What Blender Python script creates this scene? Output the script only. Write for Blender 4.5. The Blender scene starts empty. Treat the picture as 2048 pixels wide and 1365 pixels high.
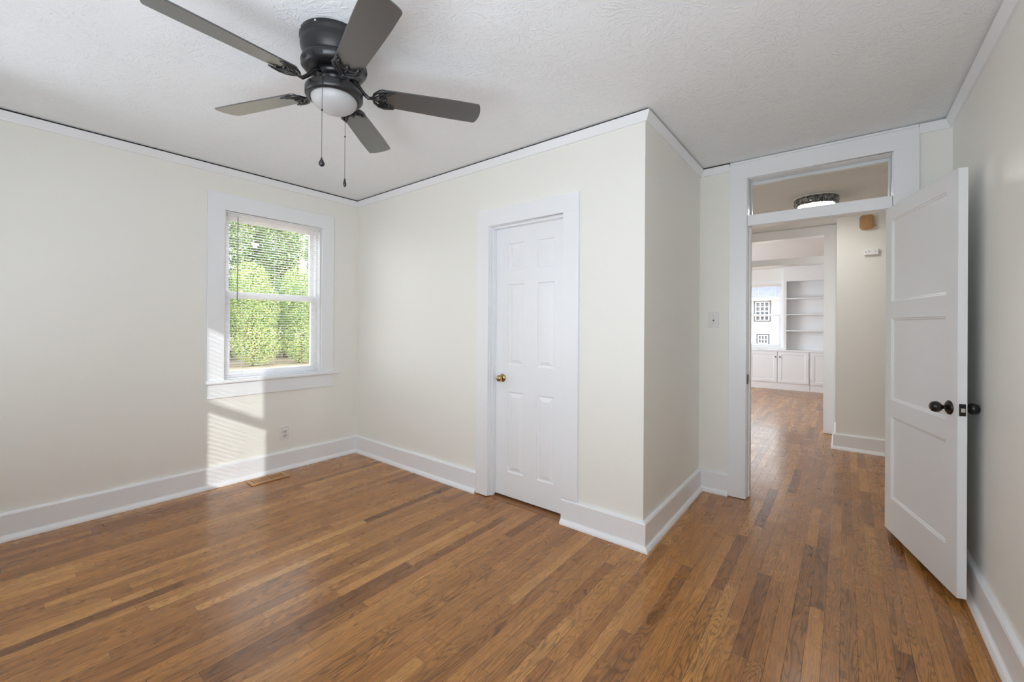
import bpy, math, random
import numpy as np
from mathutils import Vector, Matrix

S = bpy.context.scene
COL = S.collection
PI = math.pi

# ------------------------------------------------------------------ camera
CAM = (4.0117, -2.4549, 1.3321)
yaw, pitch, roll = -0.66951, 0.00209, 0.00663
fw = Vector((math.sin(yaw) * math.cos(pitch), math.cos(yaw) * math.cos(pitch), math.sin(pitch)))
rt = Vector((math.cos(yaw), -math.sin(yaw), 0))
up = rt.cross(fw)
rt2 = rt * math.cos(roll) + up * math.sin(roll)
up2 = up * math.cos(roll) - rt * math.sin(roll)
cd = bpy.data.cameras.new('camera')
cam = bpy.data.objects.new('camera', cd)
COL.objects.link(cam)
cd.sensor_width = 36
cd.lens = 840.2355 / 2048 * 36
cd.shift_y = -(682.5 - 649.07) / 2048
cd.clip_start = 0.05
cd.clip_end = 300
cam.matrix_world = Matrix(((rt2.x, up2.x, -fw.x, CAM[0]), (rt2.y, up2.y, -fw.y, CAM[1]),
                           (rt2.z, up2.z, -fw.z, CAM[2]), (0, 0, 0, 1)))
S.camera = cam

# ------------------------------------------------------------------ exposure, world, sun, fill lamps
S.view_settings.view_transform = 'Standard'
S.view_settings.look = 'None'
S.view_settings.exposure = 0.0
S.view_settings.gamma = 1.0
S.view_settings.use_curve_mapping = False
S.cycles.use_denoising = True
S.cycles.max_bounces = 14
S.cycles.diffuse_bounces = 10
S.cycles.glossy_bounces = 6
S.cycles.transparent_max_bounces = 24
S.cycles.caustics_reflective = False
S.cycles.caustics_refractive = False
S.cycles.sample_clamp_indirect = 6.0

W = bpy.data.worlds.new('world')
S.world = W
W.use_nodes = True
bg = W.node_tree.nodes['Background']
bg.inputs[0].default_value = (0.93, 0.97, 1.0, 1)
bg.inputs[1].default_value = 5.0

sd = bpy.data.lights.new('sun', 'SUN')
sd.energy = 3.0
sd.color = (1.0, 0.985, 0.96)
sd.angle = math.radians(0.53)
sun = bpy.data.objects.new('sun', sd)
COL.objects.link(sun)
sun.location = (12, -10, 6)
sun.rotation_euler = Vector((-1, 0.62, -0.335)).to_track_quat('-Z', 'Y').to_euler()


def fill_lamp(name, loc, direction, sx, sy, power):
    l = bpy.data.lights.new(name, 'AREA')
    l.shape = 'RECTANGLE'
    l.size, l.size_y = sx, sy
    l.energy = power
    l.color = (0.885, 0.975, 1.09)
    o = bpy.data.objects.new(name, l)
    COL.objects.link(o)
    o.location = loc
    o.rotation_euler = Vector(direction).to_track_quat('-Z', 'Y').to_euler()
    return o


# added fill lamps at unseen openings; only the first rear window is inferred,
# most are tilted up towards the ceiling
fill_lamp('rear_daylight_fill', (3.01, -2.83, 1.57), (-0.6, 0.9, 1.05), 0.8, 1.3, 26)
fill_lamp('rear_daylight_fill', (0.65, -2.83, 1.57), (1, 0.5, -0.1), 0.6, 1.3, 10)
fill_lamp('rear_daylight_fill', (4.06, -2.83, 1.57), (-0.1, 1, 0.8), 0.6, 1.3, 21)
fill_lamp('living_room_fill', (0.02, 5.5, 1.5), (1, 0, 0.35), 2.0, 1.7, 90)
fill_lamp('hall_fill', (1.05, 2.6, 1.55), (1, 0, 0.9), 1.1, 1.2, 4)

# ------------------------------------------------------------------ materials
def mat(name):
    m = bpy.data.materials.new(name)
    m.use_nodes = True
    return m, m.node_tree.nodes, m.node_tree.links, m.node_tree.nodes['Principled BSDF']


def simple(name, col, rough=0.5, metal=0.0, spec=0.5, bump=0.0, bscale=200, var=0.0, coat=0.0):
    m, n, l, b = mat(name)
    b.inputs['Base Color'].default_value = (*col, 1)
    b.inputs['Roughness'].default_value = rough
    b.inputs['Metallic'].default_value = metal
    b.inputs['Specular IOR Level'].default_value = spec
    b.inputs['Coat Weight'].default_value = coat
    tc = n.new('ShaderNodeTexCoord')
    nz = n.new('ShaderNodeTexNoise')
    nz.inputs['Scale'].default_value = bscale
    nz.inputs['Detail'].default_value = 3
    l.new(tc.outputs['Object'], nz.inputs['Vector'])
    if bump:
        bp = n.new('ShaderNodeBump')
        bp.inputs['Strength'].default_value = bump
        bp.inputs['Distance'].default_value = 0.002
        l.new(nz.outputs[0], bp.inputs['Height'])
        l.new(bp.outputs[0], b.inputs['Normal'])
    if var:
        mx = n.new('ShaderNodeMix')
        mx.data_type = 'RGBA'
        mx.inputs[6].default_value = (*[c * (1 - var) for c in col], 1)
        mx.inputs[7].default_value = (*[min(1, c * (1 + var)) for c in col], 1)
        l.new(nz.outputs[0], mx.inputs[0])
        l.new(mx.outputs[2], b.inputs['Base Color'])
    return m


def mathn(n, l, op, a, b=None, c=None):
    x = n.new('ShaderNodeMath')
    x.operation = op
    for i, v in enumerate((a, b, c)):
        if v is None:
            continue
        if isinstance(v, (int, float)):
            x.inputs[i].default_value = v
        else:
            l.new(v, x.inputs[i])
    return x.outputs[0]


def combine(n, l, x, y, z):
    c = n.new('ShaderNodeCombineXYZ')
    for i, v in enumerate((x, y, z)):
        if isinstance(v, (int, float)):
            c.inputs[i].default_value = v
        else:
            l.new(v, c.inputs[i])
    return c.outputs[0]


def oak_floor():
    m, n, l, b = mat('oak_strip_floor')
    tc = n.new('ShaderNodeTexCoord')
    sp = n.new('ShaderNodeSeparateXYZ')
    l.new(tc.outputs['Object'], sp.inputs[0])
    X, Y = sp.outputs[0], sp.outputs[1]
    M = lambda op, a, b_=None, c_=None: mathn(n, l, op, a, b_, c_)
    u = M('DIVIDE', X, 0.058)
    row = M('FLOOR', u)
    fx = M('FRACT', u)
    wr = n.new('ShaderNodeTexWhiteNoise')
    wr.noise_dimensions = '1D'
    l.new(row, wr.inputs['W'])
    rr = wr.outputs['Value']
    ln = M('ADD', M('MULTIPLY', rr, 0.6), 0.65)
    v = M('ADD', M('DIVIDE', Y, ln), M('MULTIPLY', rr, 17.3))
    brd = M('FLOOR', v)
    fy = M('FRACT', v)
    wb = n.new('ShaderNodeTexWhiteNoise')
    wb.noise_dimensions = '2D'
    l.new(combine(n, l, row, brd, 0), wb.inputs['Vector'])
    bv = wb.outputs['Value']
    sc = n.new('ShaderNodeSeparateColor')
    l.new(wb.outputs['Color'], sc.inputs[0])
    # long fibre
    f1 = n.new('ShaderNodeTexNoise')
    f1.inputs['Scale'].default_value = 1.0
    f1.inputs['Detail'].default_value = 4
    f1.inputs['Roughness'].default_value = 0.65
    l.new(combine(n, l, M('MULTIPLY', X, 210), M('MULTIPLY', Y, 6.5), M('MULTIPLY', bv, 91)), f1.inputs['Vector'])
    # cathedral figure
    f2 = n.new('ShaderNodeTexNoise')
    f2.inputs['Scale'].default_value = 1.0
    f2.inputs['Detail'].default_value = 1.5
    f2.inputs['Distortion'].default_value = 0.25
    l.new(combine(n, l, M('MULTIPLY', X, 17), M('MULTIPLY', Y, 2.3), M('MULTIPLY', bv, 53)), f2.inputs['Vector'])
    rings = M('SINE', M('ADD', M('MULTIPLY', f2.outputs[0], M('ADD', M('MULTIPLY', sc.outputs[0], 90), 50)),
                        M('MULTIPLY', f1.outputs[0], 3.4)))
    rings = M('POWER', M('ADD', M('MULTIPLY', rings, 0.5), 0.5), 3.0)
    # pores
    f3 = n.new('ShaderNodeTexNoise')
    f3.inputs['Scale'].default_value = 1.0
    f3.inputs['Detail'].default_value = 2
    l.new(combine(n, l, M('MULTIPLY', X, 900), M('MULTIPLY', Y, 45), M('MULTIPLY', bv, 17)), f3.inputs['Vector'])
    ramp = n.new('ShaderNodeValToRGB')
    e = ramp.color_ramp.elements
    e[0].position, e[0].color = 0.0, (0.175, 0.066, 0.015, 1)
    e[1].position, e[1].color = 1.0, (0.580, 0.290, 0.088, 1)
    x = ramp.color_ramp.elements.new(0.32)
    x.color = (0.335, 0.136, 0.032, 1)
    x = ramp.color_ramp.elements.new(0.72)
    x.color = (0.445, 0.196, 0.050, 1)
    l.new(M('ADD', M('MULTIPLY', bv, 0.55), M('MULTIPLY', sc.outputs[2], 0.45)), ramp.inputs[0])
    g = M('MULTIPLY', M('SUBTRACT', 1.0, M('MULTIPLY', rings, M('ADD', M('MULTIPLY', sc.outputs[1], 0.38), 0.16))),
          M('ADD', 0.12, M('MULTIPLY', f1.outputs[0], 1.80)))
    g = M('MULTIPLY', g, M('ADD', 0.62, M('MULTIPLY', f3.outputs[0], 0.76)))
    # joints
    gx = M('MINIMUM', fx, M('SUBTRACT', 1.0, fx))
    gy = M('MULTIPLY', M('MINIMUM', fy, M('SUBTRACT', 1.0, fy)), M('DIVIDE', ln, 0.058))
    gap = n.new('ShaderNodeMapRange')
    gap.inputs[1].default_value = 0.006
    gap.inputs[2].default_value = 0.026
    l.new(M('MINIMUM', gx, gy), gap.inputs[0])
    g2 = M('MULTIPLY', g, M('ADD', 0.36, M('MULTIPLY', gap.outputs[0], 0.64)))
    mx = n.new('ShaderNodeMix')
    mx.data_type = 'RGBA'
    mx.blend_type = 'MULTIPLY'
    mx.inputs[0].default_value = 1
    l.new(ramp.outputs[0], mx.inputs[6])
    l.new(combine(n, l, g2, g2, g2), mx.inputs[7])
    l.new(mx.outputs[2], b.inputs['Base Color'])
    big = n.new('ShaderNodeTexNoise')
    big.inputs['Scale'].default_value = 5
    big.inputs['Detail'].default_value = 3
    l.new(tc.outputs['Object'], big.inputs['Vector'])
    l.new(M('ADD', 0.20, M('MULTIPLY', big.outputs[0], 0.16)), b.inputs['Roughness'])
    b.inputs['Specular IOR Level'].default_value = 0.42
    b.inputs['Coat Weight'].default_value = 0.25
    b.inputs['Coat Roughness'].default_value = 0.12
    hh = M('ADD', M('ADD', M('MULTIPLY', gap.outputs[0], 0.5), M('MULTIPLY', f3.outputs[0], 0.05)),
           M('MULTIPLY', big.outputs[0], 0.5))
    bp = n.new('ShaderNodeBump')
    bp.inputs['Strength'].default_value = 0.35
    bp.inputs['Distance'].default_value = 0.004
    l.new(hh, bp.inputs['Height'])
    l.new(bp.outputs[0], b.inputs['Normal'])
    return m


def stomp_ceiling():
    m, n, l, b = mat('stomp_brush_ceiling')
    b.inputs['Base Color'].default_value = (0.825, 0.848, 0.862, 1)
    b.inputs['Roughness'].default_value = 0.75
    b.inputs['Specular IOR Level'].default_value = 0.3
    tc = n.new('ShaderNodeTexCoord')
    M = lambda op, a, b_=None, c_=None: mathn(n, l, op, a, b_, c_)
    hs = []
    for scale, off in ((4.4, 0.0), (5.6, 13.7), (7.0, 31.1)):
        mp = n.new('ShaderNodeMapping')
        mp.inputs['Location'].default_value = (off, off * 1.7, 0)
        mp.inputs['Scale'].default_value = (scale, scale, 0)
        l.new(tc.outputs['Object'], mp.inputs[0])
        wn = n.new('ShaderNodeTexNoise')
        wn.inputs['Scale'].default_value = 1.2
        l.new(mp.outputs[0], wn.inputs['Vector'])
        va = n.new('ShaderNodeVectorMath')
        va.operation = 'MULTIPLY_ADD'
        l.new(wn.outputs['Color'], va.inputs[0])
        va.inputs[1].default_value = (0.5, 0.5, 0)
        l.new(mp.outputs[0], va.inputs[2])
        vo = n.new('ShaderNodeTexVoronoi')
        vo.voronoi_dimensions = '2D'
        vo.inputs['Scale'].default_value = 1
        l.new(va.outputs[0], vo.inputs['Vector'])
        d = n.new('ShaderNodeVectorMath')
        d.operation = 'SUBTRACT'
        l.new(va.outputs[0], d.inputs[0])
        l.new(vo.outputs['Position'], d.inputs[1])
        s = n.new('ShaderNodeSeparateXYZ')
        l.new(d.outputs[0], s.inputs[0])
        ang = M('ARCTAN2', s.outputs[1], s.outputs[0])
        cs = n.new('ShaderNodeSeparateColor')
        l.new(vo.outputs['Color'], cs.inputs[0])
        nz = n.new('ShaderNodeTexNoise')
        nz.inputs['Scale'].default_value = 1
        nz.inputs['Detail'].default_value = 2.5
        nz.inputs['Distortion'].default_value = 0.4
        l.new(combine(n, l, M('MULTIPLY', ang, 6.5), M('MULTIPLY', vo.outputs['Distance'], 4.5),
                      M('MULTIPLY', cs.outputs[0], 40)), nz.inputs['Vector'])
        mr = n.new('ShaderNodeMapRange')
        mr.interpolation_type = 'SMOOTHSTEP'
        mr.inputs[1].default_value = 0.50
        mr.inputs[2].default_value = 0.66
        l.new(nz.outputs[0], mr.inputs[0])
        fade = n.new('ShaderNodeMapRange')
        fade.inputs[1].default_value = 0.08
        fade.inputs[2].default_value = 0.25
        l.new(vo.outputs['Distance'], fade.inputs[0])
        hs.append(M('MULTIPLY', mr.outputs[0], M('MULTIPLY', fade.outputs[0], cs.outputs[1])))
    h = M('MAXIMUM', M('MAXIMUM', hs[0], hs[1]), hs[2])
    gz = n.new('ShaderNodeTexNoise')
    gz.inputs['Scale'].default_value = 120
    gz.inputs['Detail'].default_value = 3
    l.new(tc.outputs['Object'], gz.inputs['Vector'])
    h = M('ADD', h, M('MULTIPLY', gz.outputs[0], 0.22))
    bp = n.new('ShaderNodeBump')
    bp.inputs['Strength'].default_value = 0.55
    bp.inputs['Distance'].default_value = 0.0032
    l.new(h, bp.inputs['Height'])
    l.new(bp.outputs[0], b.inputs['Normal'])
    return m


def pane_glass():
    m, n, l, b = mat('window_glass')
    n.remove(b)
    out = n['Material Output']
    t = n.new('ShaderNodeBsdfTransparent')
    t.inputs[0].default_value = (0.97, 0.98, 0.98, 1)
    g = n.new('ShaderNodeBsdfGlossy')
    g.inputs['Roughness'].default_value = 0.01
    lw = n.new('ShaderNodeLayerWeight')
    lw.inputs[0].default_value = 0.5
    fr = mathn(n, l, 'MULTIPLY_ADD', mathn(n, l, 'POWER', lw.outputs['Facing'], 5.0), 0.96, 0.035)
    mx = n.new('ShaderNodeMixShader')
    l.new(fr, mx.inputs[0])
    l.new(t.outputs[0], mx.inputs[1])
    l.new(g.outputs[0], mx.inputs[2])
    l.new(mx.outputs[0], out.inputs[0])
    return m


def leaf_mat(name, cols):
    m, n, l, b = mat(name)
    at = n.new('ShaderNodeAttribute')
    at.attribute_name = 'shade'
    r = n.new('ShaderNodeValToRGB')
    els = r.color_ramp.elements
    els[0].position, els[0].color = 0, (*cols[0], 1)
    els[1].position, els[1].color = 1, (*cols[-1], 1)
    for i, c in enumerate(cols[1:-1]):
        e = els.new((i + 1) / (len(cols) - 1))
        e.color = (*c, 1)
    l.new(at.outputs['Fac'], r.inputs[0])
    l.new(r.outputs[0], b.inputs['Base Color'])
    b.inputs['Roughness'].default_value = 0.55
    return m


def blind_vinyl():
    m, n, l, b = mat('translucent_blind_vinyl')
    b.inputs['Base Color'].default_value = (0.88, 0.88, 0.89, 1)
    b.inputs['Roughness'].default_value = 0.4
    t = n.new('ShaderNodeBsdfTranslucent')
    t.inputs[0].default_value = (0.92, 0.93, 0.95, 1)
    x = n.new('ShaderNodeMixShader')
    x.inputs[0].default_value = 0.6
    l.new(b.outputs[0], x.inputs[1])
    l.new(t.outputs[0], x.inputs[2])
    l.new(x.outputs[0], n['Material Output'].inputs[0])
    return m


FLOOR = oak_floor()
CEIL = stomp_ceiling()
GLASS = pane_glass()
WALL = simple('cream_wall_paint', (0.845, 0.843, 0.795), 0.42, spec=0.4, bump=0.06, bscale=260)
WALLH = simple('hall_wall_paint', (0.832, 0.835, 0.800), 0.5, spec=0.4, bump=0.06, bscale=260)
TRIM = simple('white_gloss_trim', (0.842, 0.862, 0.886), 0.30, spec=0.5, bump=0.05, bscale=120)
VINYL = simple('white_vinyl', (0.86, 0.86, 0.87), 0.35)
BLIND = blind_vinyl()
PLATE = simple('cover_plate_plastic', (0.78, 0.775, 0.75), 0.35)
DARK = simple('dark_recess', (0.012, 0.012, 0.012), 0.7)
BLACK = simple('black_metal', (0.012, 0.012, 0.013), 0.32, spec=0.55, bump=0.03, bscale=300)
BLADE = simple('black_blade_laminate', (0.022, 0.022, 0.023), 0.42, spec=1.0, bump=0.04, bscale=500, coat=1.0)
BLADE.node_tree.nodes['Principled BSDF'].inputs['Coat IOR'].default_value = 1.65
BLADE.node_tree.nodes['Principled BSDF'].inputs['Coat Roughness'].default_value = 0.38
KNOBB = simple('black_knob_metal', (0.008, 0.008, 0.008), 0.25, spec=0.5)
BRASS = simple('antique_brass', (0.50, 0.37, 0.17), 0.22, metal=1.0)
STEEL = simple('polished_steel', (0.75, 0.75, 0.74), 0.2, metal=1.0)
FROST = simple('frosted_glass_bowl', (0.42, 0.42, 0.42), 0.35, spec=0.5)
OAKV = simple('pale_oak_register', (0.50, 0.275, 0.125), 0.45, bump=0.2, bscale=60, var=0.15)
GREYWAND = simple('grey_wand', (0.42, 0.42, 0.43), 0.3)
THRESH = simple('oak_threshold', (0.27, 0.125, 0.048), 0.4, bump=0.2, bscale=80, var=0.25)
GROUND = simple('tan_yard_ground', (0.46, 0.36, 0.25), 0.9, bump=0.5, bscale=3, var=0.35)
BARK = simple('brown_bark', (0.16, 0.10, 0.07), 0.9, bump=0.6, bscale=14, var=0.3)
SIDING = simple('white_siding', (0.80, 0.80, 0.81), 0.7)
SHINGLE = simple('slate_blue_shingle', (0.13, 0.15, 0.27), 0.8, bump=0.4, bscale=12, var=0.15)
HPANE = simple('dark_house_pane', (0.015, 0.022, 0.04), 0.15, spec=0.3)
SLATE = simple('dark_window_surround', (0.05, 0.055, 0.075), 0.6)
CHROME = None


def crystal():
    m, n, l, b = mat('hammered_chrome_ring')
    b.inputs['Metallic'].default_value = 1
    b.inputs['Roughness'].default_value = 0.12
    tc = n.new('ShaderNodeTexCoord')
    vo = n.new('ShaderNodeTexVoronoi')
    vo.inputs['Scale'].default_value = 70
    l.new(tc.outputs['Object'], vo.inputs['Vector'])
    r = n.new('ShaderNodeValToRGB')
    r.color_ramp.elements[0].color = (0.03, 0.03, 0.03, 1)
    r.color_ramp.elements[1].color = (0.55, 0.55, 0.55, 1)
    sc = n.new('ShaderNodeSeparateColor')
    l.new(vo.outputs['Color'], sc.inputs[0])
    l.new(mathn(n, l, 'POWER', sc.outputs[0], 2.5), r.inputs[0])
    l.new(r.outputs[0], b.inputs['Base Color'])
    bp = n.new('ShaderNodeBump')
    bp.inputs['Strength'].default_value = 0.8
    bp.inputs['Distance'].default_value = 0.006
    l.new(vo.outputs['Distance'], bp.inputs['Height'])
    l.new(bp.outputs[0], b.inputs['Normal'])
    return m


def wood_cover():
    m, n, l, b = mat('varnished_wood_chime_cover')
    tc = n.new('ShaderNodeTexCoord')
    mp = n.new('ShaderNodeMapping')
    mp.inputs['Scale'].default_value = (160, 60, 9)
    l.new(tc.outputs['Object'], mp.inputs[0])
    nz = n.new('ShaderNodeTexNoise')
    nz.inputs['Scale'].default_value = 1
    nz.inputs['Detail'].default_value = 3
    l.new(mp.outputs[0], nz.inputs['Vector'])
    r = n.new('ShaderNodeValToRGB')
    r.color_ramp.elements[0].color = (0.30, 0.155, 0.06, 1)
    r.color_ramp.elements[1].color = (0.62, 0.39, 0.19, 1)
    l.new(nz.outputs[0], r.inputs[0])
    l.new(r.outputs[0], b.inputs['Base Color'])
    b.inputs['Roughness'].default_value = 0.3
    return m


def lit_glass():
    m, n, l, b = mat('lit_glass_diffuser')
    b.inputs['Base Color'].default_value = (0.9, 0.9, 0.9, 1)
    b.inputs['Roughness'].default_value = 0.3
    b.inputs['Emission Color'].default_value = (1.0, 0.98, 0.95, 1)
    b.inputs['Emission Strength'].default_value = 34.0
    return m


RINGM = crystal()
COVER = wood_cover()
LIT = lit_glass()


# ------------------------------------------------------------------ mesh helpers
class MB:
    def __init__(self):
        self.v, self.f, self.s = [], [], []

    def add(self, vs, fs, smooth=False):
        b = len(self.v)
        self.v += [tuple(p) for p in vs]
        self.f += [tuple(b + i for i in f) for f in fs]
        self.s += [smooth] * len(fs)
        return self

    def box(self, a, b):
        x0, x1 = sorted((a[0], b[0])); y0, y1 = sorted((a[1], b[1])); z0, z1 = sorted((a[2], b[2]))
        return self.add([(x0, y0, z0), (x1, y0, z0), (x1, y1, z0), (x0, y1, z0), (x0, y0, z1), (x1, y0, z1), (x1, y1, z1), (x0, y1, z1)],
                        [(0, 3, 2, 1), (4, 5, 6, 7), (0, 1, 5, 4), (1, 2, 6, 5), (2, 3, 7, 6), (3, 0, 4, 7)])

    def lathe(self, prof, seg=48, c=(0, 0, 0), axis='z', smooth=True):
        """prof: (radius, height) pairs; capped where the radius is 0."""
        vs, fs = [], []
        for r, h in prof:
            for k in range(seg):
                a = 2 * PI * k / seg
                p = (r * math.cos(a), r * math.sin(a), h)
                if axis == 'y':
                    p = (p[0], p[2], -p[1])
                if axis == 'x':
                    p = (p[2], p[0], p[1])
                vs.append((p[0] + c[0], p[1] + c[1], p[2] + c[2]))
        for i in range(len(prof) - 1):
            for k in range(seg):
                k2 = (k + 1) % seg
                fs.append((i * seg + k, i * seg + k2, (i + 1) * seg + k2, (i + 1) * seg + k))
        self.add(vs, fs, smooth)
        b = len(self.v) - len(vs)
        for i in (0, len(prof) - 1):
            if prof[i][0] > 1e-6:
                self.f.append(tuple(b + i * seg + k for k in range(seg)))
                self.s.append(False)
        return self

    def tube(self, pts, rad, seg=8, cap=True):
        pts = [Vector(p) for p in pts]
        rads = rad if isinstance(rad, (list, tuple)) else [rad] * len(pts)
        vs, fs = [], []
        t0 = (pts[1] - pts[0]).normalized()
        ref = Vector((0, 0, 1)) if abs(t0.z) < 0.9 else Vector((1, 0, 0))
        nrm = t0.cross(ref).normalized()
        for i, p in enumerate(pts):
            t = (pts[min(i + 1, len(pts) - 1)] - pts[max(i - 1, 0)]).normalized()
            nrm = (nrm - t * nrm.dot(t)).normalized()
            bn = t.cross(nrm)
            for k in range(seg):
                a = 2 * PI * k / seg
                vs.append(p + (nrm * math.cos(a) + bn * math.sin(a)) * rads[i])
        for i in range(len(pts) - 1):
            for k in range(seg):
                k2 = (k + 1) % seg
                fs.append((i * seg + k, i * seg + k2, (i + 1) * seg + k2, (i + 1) * seg + k))
        self.add(vs, fs, True)
        if cap:
            b = len(self.v) - len(vs)
            self.f.append(tuple(b + k for k in range(seg))); self.s.append(False)
            self.f.append(tuple(b + len(vs) - seg + k for k in range(seg))); self.s.append(False)
        return self

    def prism(self, poly, m, depth):
        """poly in local 2-D, m maps (u, v, w) to 3-D, extruded w = 0..depth"""
        k = len(poly)
        vs = [m(u, v, 0) for u, v in poly] + [m(u, v, depth) for u, v in poly]
        fs = [tuple(range(k)), tuple(range(2 * k - 1, k - 1, -1))] + [(i, (i + 1) % k, k + (i + 1) % k, k + i) for i in range(k)]
        return self.add(vs, fs)

    def ball(self, c, r, seg=12):
        prof = [(max(0.0, r * math.sin(PI * i / 8)), -r * math.cos(PI * i / 8)) for i in range(9)]
        prof[0] = (1e-5, -r); prof[-1] = (1e-5, r)
        return self.lathe(prof, seg, c)

    def paneled(self, m, w, h, panels, steps, back=None):
        """a face of width w, height h in local (u, v, depth); each panel sinks through steps (inset, depth); depth positive = into the door."""
        us = sorted({0, w, *[p[0] for p in panels], *[p[2] for p in panels]})
        vs_ = sorted({0, h, *[p[1] for p in panels], *[p[3] for p in panels]})
        for i in range(len(us) - 1):
            for j in range(len(vs_) - 1):
                cu, cv = (us[i] + us[i + 1]) / 2, (vs_[j] + vs_[j + 1]) / 2
                if any(p[0] < cu < p[2] and p[1] < cv < p[3] for p in panels):
                    continue
                self.add([m(us[i], vs_[j], 0), m(us[i + 1], vs_[j], 0), m(us[i + 1], vs_[j + 1], 0), m(us[i], vs_[j + 1], 0)], [(0, 1, 2, 3)])
        for a, b, c, d in panels:
            ring = None
            for ins, dep in [(0, 0)] + steps:
                r = [m(a + ins, b + ins, dep), m(c - ins, b + ins, dep), m(c - ins, d - ins, dep), m(a + ins, d - ins, dep)]
                if ring:
                    self.add(ring + r, [(0, 1, 5, 4), (1, 2, 6, 5), (2, 3, 7, 6), (3, 0, 4, 7)])
                ring = r
            self.add(ring, [(0, 1, 2, 3)])
        return self

    def slab(self, m, w, h, t, panels, steps, both=True):
        self.paneled(m, w, h, panels, steps)
        if both:
            self.paneled(lambda u, v, d: m(u, v, t - d), w, h, panels, steps)
        else:
            self.add([m(0, 0, t), m(w, 0, t), m(w, h, t), m(0, h, t)], [(0, 1, 2, 3)])
        c = [(0, 0), (w, 0), (w, h), (0, h)]
        for i in range(4):
            (a, b), (p, q) = c[i], c[(i + 1) % 4]
            self.add([m(a, b, 0), m(p, q, 0), m(p, q, t), m(a, b, t)], [(0, 1, 2, 3)])
        return self

    def obj(self, name, material, parent=None, bevel=0.0, seg=2, fix=True):
        me = bpy.data.meshes.new(name)
        me.from_pydata(self.v, [], self.f)
        me.polygons.foreach_set('use_smooth', self.s)
        me.materials.append(material)
        if fix:
            import bmesh
            bm = bmesh.new()
            bm.from_mesh(me)
            bmesh.ops.remove_doubles(bm, verts=bm.verts, dist=1e-5)
            bmesh.ops.recalc_face_normals(bm, faces=bm.faces)
            bm.to_mesh(me)
            bm.free()
        me.update()
        o = bpy.data.objects.new(name, me)
        COL.objects.link(o)
        if parent is not None:
            o.parent = parent
        if bevel:
            b = o.modifiers.new('edge', 'BEVEL')
            b.width = bevel
            b.segments = seg
            b.limit_method = 'ANGLE'
            b.angle_limit = math.radians(40)
        return o


def thing(name, label, cat, loc=(0, 0, 0), rz=0, group=None):
    o = bpy.data.objects.new(name, None)
    COL.objects.link(o)
    o.empty_display_size = 0.1
    o.location = loc
    o.rotation_euler = (0, 0, rz)
    o['label'] = label
    o['category'] = cat
    if group:
        o['group'] = group
    return o


def tag(o, label, cat, group=None):
    o['label'] = label
    o['category'] = cat
    if group:
        o['group'] = group
    return o


def struct(o):
    o['kind'] = 'structure'
    return o


def sroot(name, loc=(0, 0, 0)):
    o = bpy.data.objects.new(name, None)
    COL.objects.link(o)
    o.empty_display_size = 0.1
    o.location = loc
    o['kind'] = 'structure'
    return o


def sweep(mb, p0, p1, prof, prv=None, nxt=None):
    """profile (d, z) along p0 -> p1, d measured to the LEFT of travel; mitred towards prv / nxt"""
    p0, p1 = Vector(p0), Vector(p1)
    t = (p1 - p0).normalized()
    nl = Vector((-t.y, t.x))

    def off(corner, other_dir):
        n2 = Vector((-other_dir.y, other_dir.x))
        b = nl + n2
        return b / (b.dot(nl)) if b.length > 1e-6 else nl
    o0 = off(p0, (p0 - Vector(prv)).normalized()) if prv else nl
    o1 = off(p1, (Vector(nxt) - p1).normalized()) if nxt else nl
    k = len(prof)
    vs = [(*(p0 + o0 * d), z) for d, z in prof] + [(*(p1 + o1 * d), z) for d, z in prof]
    fs = [tuple(range(k)), tuple(range(2 * k - 1, k - 1, -1))] + [(i, (i + 1) % k, k + (i + 1) % k, k + i) for i in range(k)]
    mb.add(vs, fs)
    return mb


def wall_holes(mb, axis, c0, c1, a0, a1, z0, z1, holes):
    """wall slab normal to `axis`, from c0 to c1 thick, spanning a0..a1 and z0..z1, minus holes (h0,h1,hz0,hz1) in order along a"""
    def bx(p0, p1, q0, q1):
        if p1 - p0 < 1e-6 or q1 - q0 < 1e-6:
            return
        if axis == 'x':
            mb.box((c0, p0, q0), (c1, p1, q1))
        else:
            mb.box((p0, c0, q0), (p1, c1, q1))
    cur = a0
    for h0, h1, hz0, hz1 in holes:
        bx(cur, h0, z0, z1)
        bx(h0, h1, z0, hz0)
        bx(h0, h1, hz1, z1)
        cur = h1
    bx(cur, a1, z0, z1)
    return mb


# ------------------------------------------------------------------ dimensions
H = 2.62
X1, Y1, X2, YR = 3.075, 1.217, 4.525, -2.90
TW = 0.14

# ------------------------------------------------------------------ shell of the room
struct(MB().box((-0.14, YR - 0.14, -0.12), (X2 + 0.14, Y1 + 0.07, 0)).obj('floor', FLOOR))
struct(MB().box((-0.14, YR - 0.14, H), (X2 + 0.14, Y1 + 0.07, H + 0.12)).obj('ceiling', CEIL))
WY0, WY1, WZ0, WZ1 = -1.215, -0.395, 0.865, 2.265
struct(wall_holes(MB(), 'x', -TW, 0, YR - TW, Y1 + TW, 0, H, [(WY0, WY1, WZ0 - 0.02, WZ1)]).obj('wall_left', WALL))
struct(wall_holes(MB(), 'y', 0, 0.12, 0, X1, 0, H, [(1.830, 2.535, 0, 2.115)]).obj('wall_closet', WALL))
struct(MB().box((X1 - 0.12, 0.12, 0), (X1, Y1, H)).obj('wall_alcove', WALL))
struct(wall_holes(MB(), 'y', Y1, Y1 + TW, 0, X2, 0, H, [(3.400, 4.275, 0, 2.495)]).obj('wall_far', WALL))
struct(MB().box((X2, YR, 0), (X2 + TW, Y1 + TW, H)).obj('wall_right', WALL))
RW = [(0.32, 0.98, WZ0 - 0.02, WZ1), (2.525, 3.49, WZ0 - 0.02, WZ1), (3.745, 4.38, WZ0 - 0.02, WZ1)]  # first and last openings are added to hold fill lamps
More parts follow.
